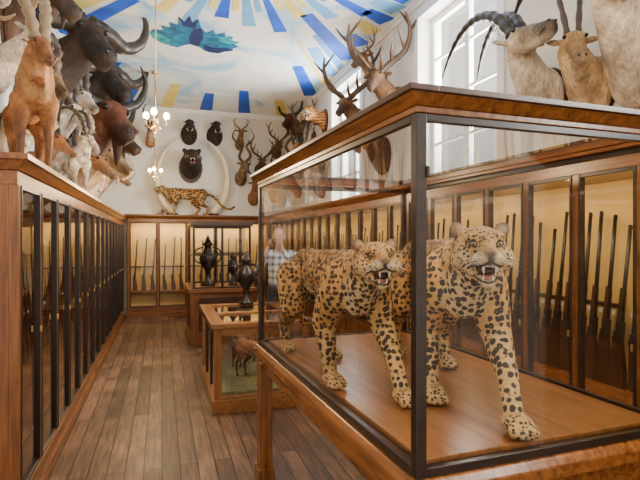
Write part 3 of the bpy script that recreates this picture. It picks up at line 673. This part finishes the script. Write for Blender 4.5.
# ================================================================== DISPLAY CASES
CASE = Matrix.Translation((.73, 1.345, 0)) @ Matrix.Rotation(.042, 4, 'Z')
def big_case():
    mb = MB(); x0, x1, y0, y1 = 0, 1.16, 0, 2.12; zf, zt = .955, 2.035; zb_ = .925
    for lx in (x0-.01, x1-.08):
        for ly in (y0, y1-.09):
            mb.box(lx, lx+.09, ly, ly+.09, 0, .80, 'woodredZ'); mb.box(lx-.012, lx+.102, ly-.012, ly+.102, 0, .08, 'woodredZ')
    mb.box(x0+.01, x1-.01, y0+.01, y1-.01, .76, .86, 'woodredY')
    mb.box(x0-.03, x1+.03, y0-.03, y1+.03, .86, .902, 'woodredY'); mb.frus(.902, (x0-.03, x1+.03, y0-.03, y1+.03), zb_, (x0-.01, x1+.01, y0-.01, y1+.01), 'woodredY')
    mb.box(x0+.03, x1-.03, y0+.03, y1-.03, zb_, zf-.018, 'wooddark'); mb.box(x0+.06, x1-.06, y0+.06, y1-.06, zf-.018, zf, 'woodshelfY')
    w = .036
    for px in (x0, x1-w):
        for py in (y0, y1-w): mb.box(px, px+w, py, py+w, zb_, zt, 'iron')
    for z0_, z1_ in ((zb_, zb_+.03), (zt-.025, zt)):
        mb.box(x0, x0+.022, y0+w, y1-w, z0_, z1_, 'iron'); mb.box(x1-.022, x1, y0+w, y1-w, z0_, z1_, 'iron')
        mb.box(x0+w, x1-w, y0, y0+.022, z0_, z1_, 'iron'); mb.box(x0+w, x1-w, y1-.022, y1, z0_, z1_, 'iron')
    def ring(o0, o1, i, za, zb, m):
        for (a, b, c, d, a2, b2, c2, d2) in ((x0-o0, x0+i, y0-o0, y1+o0, x0-o1, x0+i, y0-o1, y1+o1), (x1-i, x1+o0, y0-o0, y1+o0, x1-i, x1+o1, y0-o1, y1+o1)):
            mb.frus(za, (a, b, c, d), zb, (a2, b2, c2, d2), m)
        for (c, d, c2, d2) in ((y0-o0, y0+i, y0-o1, y0+i), (y1-i, y1+o0, y1-i, y1+o1)):
            mb.frus(za, (x0+i, x1-i, c, d), zb, (x0+i, x1-i, c2, d2), m)
    ring(.004, .004, .045, zt, zt+.020, 'woodredY'); ring(.008, .040, .05, zt+.020, zt+.052, 'woodredY'); ring(.050, .050, .05, zt+.052, zt+.072, 'wooddark')
    mb.quad([(x0+.045, y0+.045, zt+.02), (x1-.045, y0+.045, zt+.02), (x1-.045, y1-.045, zt+.02), (x0+.045, y1-.045, zt+.02)], 'glass')
    za, zb = zb_+.03, zt-.025
    mb.quad([(x0+.010, y0+w, za), (x0+.010, y1-w, za), (x0+.010, y1-w, zb), (x0+.010, y0+w, zb)], 'glass')
    mb.quad([(x1-.010, y0+w, za), (x1-.010, y1-w, za), (x1-.010, y1-w, zb), (x1-.010, y0+w, zb)], 'glass')
    mb.quad([(x0+w, y0+.010, za), (x1-w, y0+.010, za), (x1-w, y0+.010, zb), (x0+w, y0+.010, zb)], 'glass')
    mb.quad([(x0+w, y1-.010, za), (x1-w, y1-.010, za), (x1-w, y1-.010, zb), (x0+w, y1-.010, zb)], 'glass')
    mb.box(x0+w-.004, x0+w+.008, y0-.006, y0+.004, 1.84, 1.875, 'iron')
    o = mb.obj('glass_display_case', bevel=.003); o.matrix_world = CASE
big_case()
me1 = leopard_mesh('leopard', turn=-.22, pitch=-.02, pose=0, tail=1)
me2 = leopard_mesh('leopard', turn=-.14, pitch=.06, pose=0, tail=1)
place(me1, 'leopard', (.862, 2.53, .956), (0, 0, .04), .92)
place(me2, 'leopard', (1.305, 2.175, .956), (0, 0, -.28), 1.0)

def low_case():
    mb = MB(); x0, x1, y0, y1, zt = .47, 1.40, 4.8, 6.3, .84
    w = .07
    for px in (x0, x1-w):
        for py in (y0, y1-w): mb.box(px, px+w, py, py+w, 0, zt-.03, 'woodshelfZ')
    mb.box(x0-.02, x1+.02, y0-.02, y1+.02, 0, .13, 'woodshelfY'); mb.box(x0+.01, x1-.01, y0+.01, y1-.01, .13, .15, 'woodshelfY')
    for a in (x0, x1-.05): mb.box(a, a+.05, y0+w, y1-w, zt-.10, zt-.03, 'woodshelfY')
    for a in (y0, y1-.05): mb.box(x0+w, x1-w, a, a+.05, zt-.10, zt-.03, 'woodshelfX')
    mb.box(x0-.03, x0+.10, y0-.03, y1+.03, zt-.03, zt+.015, 'woodshelfY'); mb.box(x1-.10, x1+.03, y0-.03, y1+.03, zt-.03, zt+.015, 'woodshelfY')
    for a, b in ((y0-.03, y0+.10), (y1-.10, y1+.03), (5.5, 5.6)): mb.box(x0+.10, x1-.10, a, b, zt-.03, zt+.015, 'woodshelfX')
    mb.quad([(x0+.1, y0+.1, zt), (x1-.1, y0+.1, zt), (x1-.1, y1-.1, zt), (x0+.1, y1-.1, zt)], 'glass')
    for px in (x0+.02, x1-.02): mb.quad([(px, y0+w, .15), (px, y1-w, .15), (px, y1-w, zt-.1), (px, y0+w, zt-.1)], 'glass')
    for py in (y0+.02, y1-.02): mb.quad([(x0+w, py, .15), (x1-w, py, .15), (x1-w, py, zt-.1), (x0+w, py, zt-.1)], 'glass')
    for py in (y0+.5, y0+1.0): mb.box(x0+.005, x0+.03, py-.012, py+.012, .15, zt-.1, 'iron')
    mb.box(x0+.08, x1-.08, y0+.08, y1-.08, .15, .18, 'moss')
    mb.obj('low_display_case', bevel=.004)
low_case()
FOX = dict(hw=.075, hl=.16, mr=.026, es=.10, bc=(.30, .12, .035), tc=(.5, .4, .28), mc=(.05, .03, .02))
fx = quad_mesh('fox', FOX, turn=.4, tk=.9, tailL=.45)
place(fx, 'stuffed_fox', (.92, 5.25, .181), (0, 0, .5), .42)
place(fx, 'stuffed_fox', (.92, 5.92, .181), (0, 0, -.7), .38)

def mid_case():
    mb = MB(); x0, x1, y0, y1 = .42, 1.42, 8.05, 9.25
    mb.box(x0-.02, x1+.02, y0-.02, y1+.02, 0, .12, 'woodX'); mb.box(x0+.02, x1-.02, y0+.02, y1-.02, .12, .82, 'woodX')
    for px in (x0, x1-.07):
        for py in (y0, y1-.07): mb.box(px, px+.07, py, py+.07, .12, .82, 'woodZ')
    mb.box(x0+.13, x1-.13, y0+.008, y0+.03, .2, .74, 'wooddark'); mb.box(x0+.008, x0+.03, y0+.13, y1-.13, .2, .74, 'wooddark')
    mb.box(x0-.04, x1+.04, y0-.04, y1+.04, .82, .88, 'woodX')
    w = .035; a0, a1, b0, b1 = x0+.04, x1-.04, y0+.04, y1-.04
    for px in (a0, a1-w, (a0+a1)/2-w/2):
        for py in (b0, b1-w): mb.box(px, px+w, py, py+w, .88, 1.88, 'iron')
    for z in (.88, 1.40, 1.855):
        mb.box(a0, a0+.02, b0+w, b1-w, z, z+.025, 'iron'); mb.box(a1-.02, a1, b0+w, b1-w, z, z+.025, 'iron')
        mb.box(a0+w, a1-w, b0, b0+.02, z, z+.025, 'iron'); mb.box(a0+w, a1-w, b1-.02, b1, z, z+.025, 'iron')
    mb.box(a0-.03, a1+.03, b0-.03, b1+.03, 1.88, 1.94, 'wooddark')
    for py in (b0+.01, b1-.01): mb.quad([(a0+w, py, .9), (a1-w, py, .9), (a1-w, py, 1.86), (a0+w, py, 1.86)], 'glass')
    for px in (a0+.01, a1-.01): mb.quad([(px, b0+w, .9), (px, b1-w, .9), (px, b1-w, 1.86), (px, b0+w, 1.86)], 'glass')
    mb.obj('tall_display_case', bevel=.004)
mid_case()
mb = MB()
prof = [(.0, 0), (.11, 0), (.11, .03), (.05, .06), (.04, .16), (.05, .24), (.10, .30), (.13, .40), (.12, .47), (.07, .53), (.05, .60), (.09, .63), (.05, .67), (.02, .74), (.0, .78)]
n = 24; vs = [(r*math.cos(2*math.pi*i/n), r*math.sin(2*math.pi*i/n), z) for r, z in prof for i in range(n)]
fs = [(j*n+i, j*n+(i+1) % n, (j+1)*n+(i+1) % n, (j+1)*n+i) for j in range(len(prof)-1) for i in range(n)]
mb.add(vs, fs, 'bronze', smooth=True)
for s in (-1, 1): mb.tube([(s*.11, 0, .34), (s*.20, 0, .40), (s*.19, 0, .54), (s*.07, 0, .59)], [.012]*4, 'bronze')
urn = mb.mesh('bronze_urn')
place(urn, 'bronze_urn', (1.00, 6.22, .856), (0, 0, .5), .85)
place(urn, 'bronze_urn', (.74, 8.65, .881), (0, 0, .2), 1.1)
place(urn, 'bronze_urn', (1.16, 8.62, .881), (0, 0, 1.0), .75)

# ================================================================== LAMPS
def lamp(x, y, z):
    mb = MB()
    mb.tube([(0, 0, 0), (0, 0, HC-z-.03)], [.006, .006], 'brass', n=1)
    mb.ell((0, 0, HC-z-.03), (.06, .06, .028), 'brass'); mb.ell((0, 0, .0), (.030, .030, .05), 'brass'); mb.ell((0, 0, -.07), (.018, .018, .035), 'brass')
    for k in range(3):
        a = k*2*math.pi/3+.4; c, s_ = math.cos(a), math.sin(a)
        mb.tube([(0, 0, .0), (.05*c, .05*s_, -.05), (.10*c, .10*s_, -.02), (.11*c, .11*s_, .03)], [.006]*4, 'brass')
        mb.ell((.11*c, .11*s_, .040), (.024, .024, .010), 'brass'); mb.ell((.11*c, .11*s_, .075), (.030, .030, .038), 'bulb')
    o = mb.obj('pendant_lamp', (x, y, z))
    l = bpy.data.lights.new('lamp_light', 'POINT'); l.energy = 95; l.color = (1, .70, .38); l.shadow_soft_size = .12
    lo = bpy.data.objects.new('pendant_lamp_light', l); COL.objects.link(lo); lo.parent = o; lo.location = (0, 0, -.28)
lamp(-.06, 5.05, 2.78); lamp(-.12, 9.2, 2.80); lamp(.9, 1.0, 3.3)

# ================================================================== TROPHIES
T_ = trophy
for sp, y, z, s, t in [
    ('ram', 3.95, 3.12, 1.0, -.7), ('goat', 3.55, 2.72, .9, -.6), ('oryx', 5.10, 3.20, 1.0, -.7),
    ('goat', 5.45, 2.62, 1.0, -.7), ('ibex', 5.95, 3.05, 1.05, -.8), ('impala', 6.25, 2.50, 1.0, -.5),
    ('buffalo', 6.75, 3.62, 1.4, -.9), ('goat', 6.95, 2.95, 1.15, -.6), ('gazelle', 7.1, 2.45, 1.2, -.5), ('ram', 7.75, 2.75, 1.25, -.7),
    ('wilde', 5.6, 3.75, 1.15, -.9), ('goat', 7.7, 3.30, 1.2, -.7), ('bison', 8.5, 3.0, 1.6, -.8), ('gazelle', 8.3, 2.45, 1.6, -.5),
    ('buffalo', 8.9, 3.80, 1.4, -.8), ('eland', 9.35, 2.70, 1.4, -.4), ('impala', 9.5, 3.35, 1.9, -.4), ('boar', 9.75, 3.85, 1.5, -.5),
    ('goat', 10.05, 2.65, 1.6, -.5), ('wilde', 10.35, 3.3, 1.5, -.5), ('gazelle', 10.8, 2.6, 1.7, -.4), ('stag', 10.9, 3.55, .9, -.4)]:
    T_(sp, 'L', y, z, s, t)
for sp, y, z, s, t, pt in [
    ('stag', 7.05, 3.38, 1.0, .7, 0), ('stag', 5.95, 3.42, 1.0, .8, 0), ('boar', 6.45, 2.85, .9, .5, 0), ('tiger', 9.15, 3.95, .80, .9, 0), ('gazelle', 9.8, 3.25, 1.2, .5, 0), ('kudu', 10.3, 3.10, .9, .5, 0),
    ('ibex', 9.35, 3.2, 1.0, .5, 0), ('roe', 9.25, 2.65, 1.2, .5, 0), ('impala', 11.0, 2.8, 1.1, .4, 0), ('bison', 10.6, 4.0, .8, .6, 0), ('stag', 9.9, 3.75, .7, .6, 0),
    ('oryx', 3.30, 2.80, 1.15, 1.35, -.55), ('eland', 2.85, 2.75, .80, 1.0, 0), ('oryx', 2.45, 2.80, 1.25, 1.2, -.45), ('roe', 6.5, 3.9, 1.2, .5, 0)]:
    T_(sp, 'R', y, z, s, t, pt)
for sp, x, z, s, t in [
    ('bear', .62, 3.30, 1.15, 0), ('boar', .58, 4.05, .80, 0), ('boar', 1.15, 4.05, .80, .1), ('gazelle', -.25, 3.85, 1.0, 0), ('kudu', 1.75, 3.10, .85, .2),
    ('roe', 1.72, 3.90, 1.0, 0), ('stag', 2.2, 3.30, .65, .2), ('gazelle', 2.55, 2.75, 1.3, .3), ('impala', 2.05, 2.65, 1.1, -.1), ('stag', 2.6, 3.75, .6, .2), ('goat', -.75, 3.2, .9, 0)]:
    T_(sp, 'B', x, z, s, t)
for s in (-1, 1):
    mb = MB()
    mb.tube([(s*.42, 0, .05), (s*.66, 0, .35), (s*.76, 0, .78), (s*.70, 0, 1.18), (s*.52, 0, 1.50), (s*.26, 0, 1.72)], [.085, .088, .076, .058, .036, .006], 'ivory', segs=14, n=8)
    mb.ell((s*.45, 0, .03), (.13, .12, .03), 'wooddark')
    mb.obj('elephant_tusk', (.66, 11.5, 2.20))
place(leopard_mesh('leopard_back', turn=.5, pitch=0, pose=1, tail=2, mat='leopard_fur_big'), 'stuffed_leopard', (.48, 11.40, 2.201), (0, 0, -math.pi/2+.02), .84)
TA = dict(SPEC['ibex']); TA.update(bc=(.32, .125, .032), tc=(.46, .22, .07), mc=(.10, .05, .025), hc=(.26, .18, .10))
place(quad_mesh('tahr', TA, turn=.35), 'stuffed_mountain_goat', (-1.05, 4.72, 2.131), (0, 0, .30), .88)
place(quad_mesh('goatw', dict(SPEC['goat']), turn=.4), 'stuffed_mountain_goat', (-1.03, 6.6, 2.131), (0, 0, .55), .62)

# ================================================================== VISITOR
def visitor():
    mb = MB(); sh = (.82, .85, .90); pt = (.05, .06, .09); sk = (.60, .36, .25); hr = (.035, .022, .015)
    pr = [('e', (0, .01, .96), (.165, .12, .13), None, c4(pt)), ('e', (0, 0, 1.22), (.165, .115, .24), None, c4(sh, 1)), ('e', (0, .01, 1.06), (.165, .122, .10), None, c4(sh, 1)),
          ('c', (-.155, .01, 1.41), .062, (.155, .01, 1.41), .062, c4(sh, 1)), ('c', (0, 0, 1.44), .056, (0, -.02, 1.55), .052, c4(sk)),
          ('e', (0, -.03, 1.645), (.073, .090, .108), None, c4(sk)), ('e', (0, -.055, 1.60), (.052, .062, .055), None, c4(sk)),
          ('c', (0, -.118, 1.645), .010, (0, -.132, 1.622), .014, c4(sk)), ('e', (0, .012, 1.680), (.082, .090, .095), None, c4(hr))]
    for s in (-1, 1):
        pr += [('c', (s*.185, .01, 1.40), .060, (s*.265, -.10, 1.20), .048, c4(sh, 1)), ('c', (s*.265, -.10, 1.20), .046, (s*.11, -.27, 1.45), .034, c4(sh, 1)),
               ('c', (s*.11, -.27, 1.45), .027, (s*.085, -.265, 1.52), .026, c4(sk)), ('e', (s*.08, -.265, 1.56), (.018, .038, .045), None, c4(sk)),
               ('e', (s*.078, -.02, 1.64), (.012, .02, .03), None, c4(sk)),
               ('c', (s*.09, .01, .90), .098, (s*.10, -.02, .50), .066, c4(pt)), ('c', (s*.10, -.02, .50), .064, (s*.105, .02, .12), .048, c4(pt)),
               ('e', (s*.108, -.05, .045), (.045, .13, .045), None, c4((.04, .025, .02)))]
    organic(mb, pr, .0105, 'plaid_cloth', 3, .008)
    for s in (-1, 1):
        for k in range(4):
            z = 1.545+k*.017; l = [.055, .066, .062, .05][k]
            mb.tube([(s*.078, -.285, z), (s*.07, -.30-.01, z+.004), (s*(.07-l*.5), -.315, z+.006), (s*(.07-l), -.31, z+.004)], [.009, .0085, .008, .006], 'horn', c4(sk, 1), n=3)
        mb.tube([(s*.075, -.25, 1.54), (s*.055, -.235, 1.545), (s*.035, -.235, 1.555)], [.010, .0095, .007], 'horn', c4(sk, 1), n=3)
        mb.ell((s*.028, -.105, 1.655), (.012, .008, .008), 'wet', c4((.8, .8, .78), 1)); mb.ell((s*.028, -.111, 1.655), (.006, .004, .006), 'wet', c4((.03, .02, .015), 1))
    mb.tube([(-.022, -.112, 1.592), (0, -.119, 1.590), (.022, -.112, 1.592)], [.003, .005, .003], 'horn', c4((.42, .16, .13), 1), n=3)
    mb.box(-.06, .06, -.295, -.250, 1.545, 1.615, 'black_plastic'); mb.tube([(0, -.29, 1.58), (0, -.345, 1.58)], [.028, .026], 'black_plastic', n=1, segs=14)
    mb.obj('museum_visitor', (1.54, 6.72, 0), (0, 0, -.45), 1.03)
visitor()

# ================================================================== LIGHT, WORLD, CAMERA
w = bpy.data.worlds.new('w'); SC.world = w; w.use_nodes = True
bg = w.node_tree.nodes['Background']; bg.inputs[0].default_value = (1, .94, .85, 1); bg.inputs[1].default_value = 1.75
for i, (a, b) in enumerate(wins):
    l = bpy.data.lights.new('daylight', 'AREA'); l.shape = 'RECTANGLE'; l.size = b-a; l.size_y = WZ1-WZ0; l.energy = 380; l.color = (1, .98, .95)
    o = bpy.data.objects.new('window_daylight', l); COL.objects.link(o); o.location = (XR+.5, (a+b)/2, (WZ0+WZ1)/2+.1); o.rotation_euler = (0, math.radians(90), 0)
cd = bpy.data.cameras.new('camera'); cam = bpy.data.objects.new('camera', cd); COL.objects.link(cam)
cd.lens = 28.1; cd.sensor_width = 36; cd.clip_start = .05
cam.location = (0, 0, 1.65); cam.rotation_euler = (math.radians(90), 0, math.radians(-17.54))
SC.camera = cam
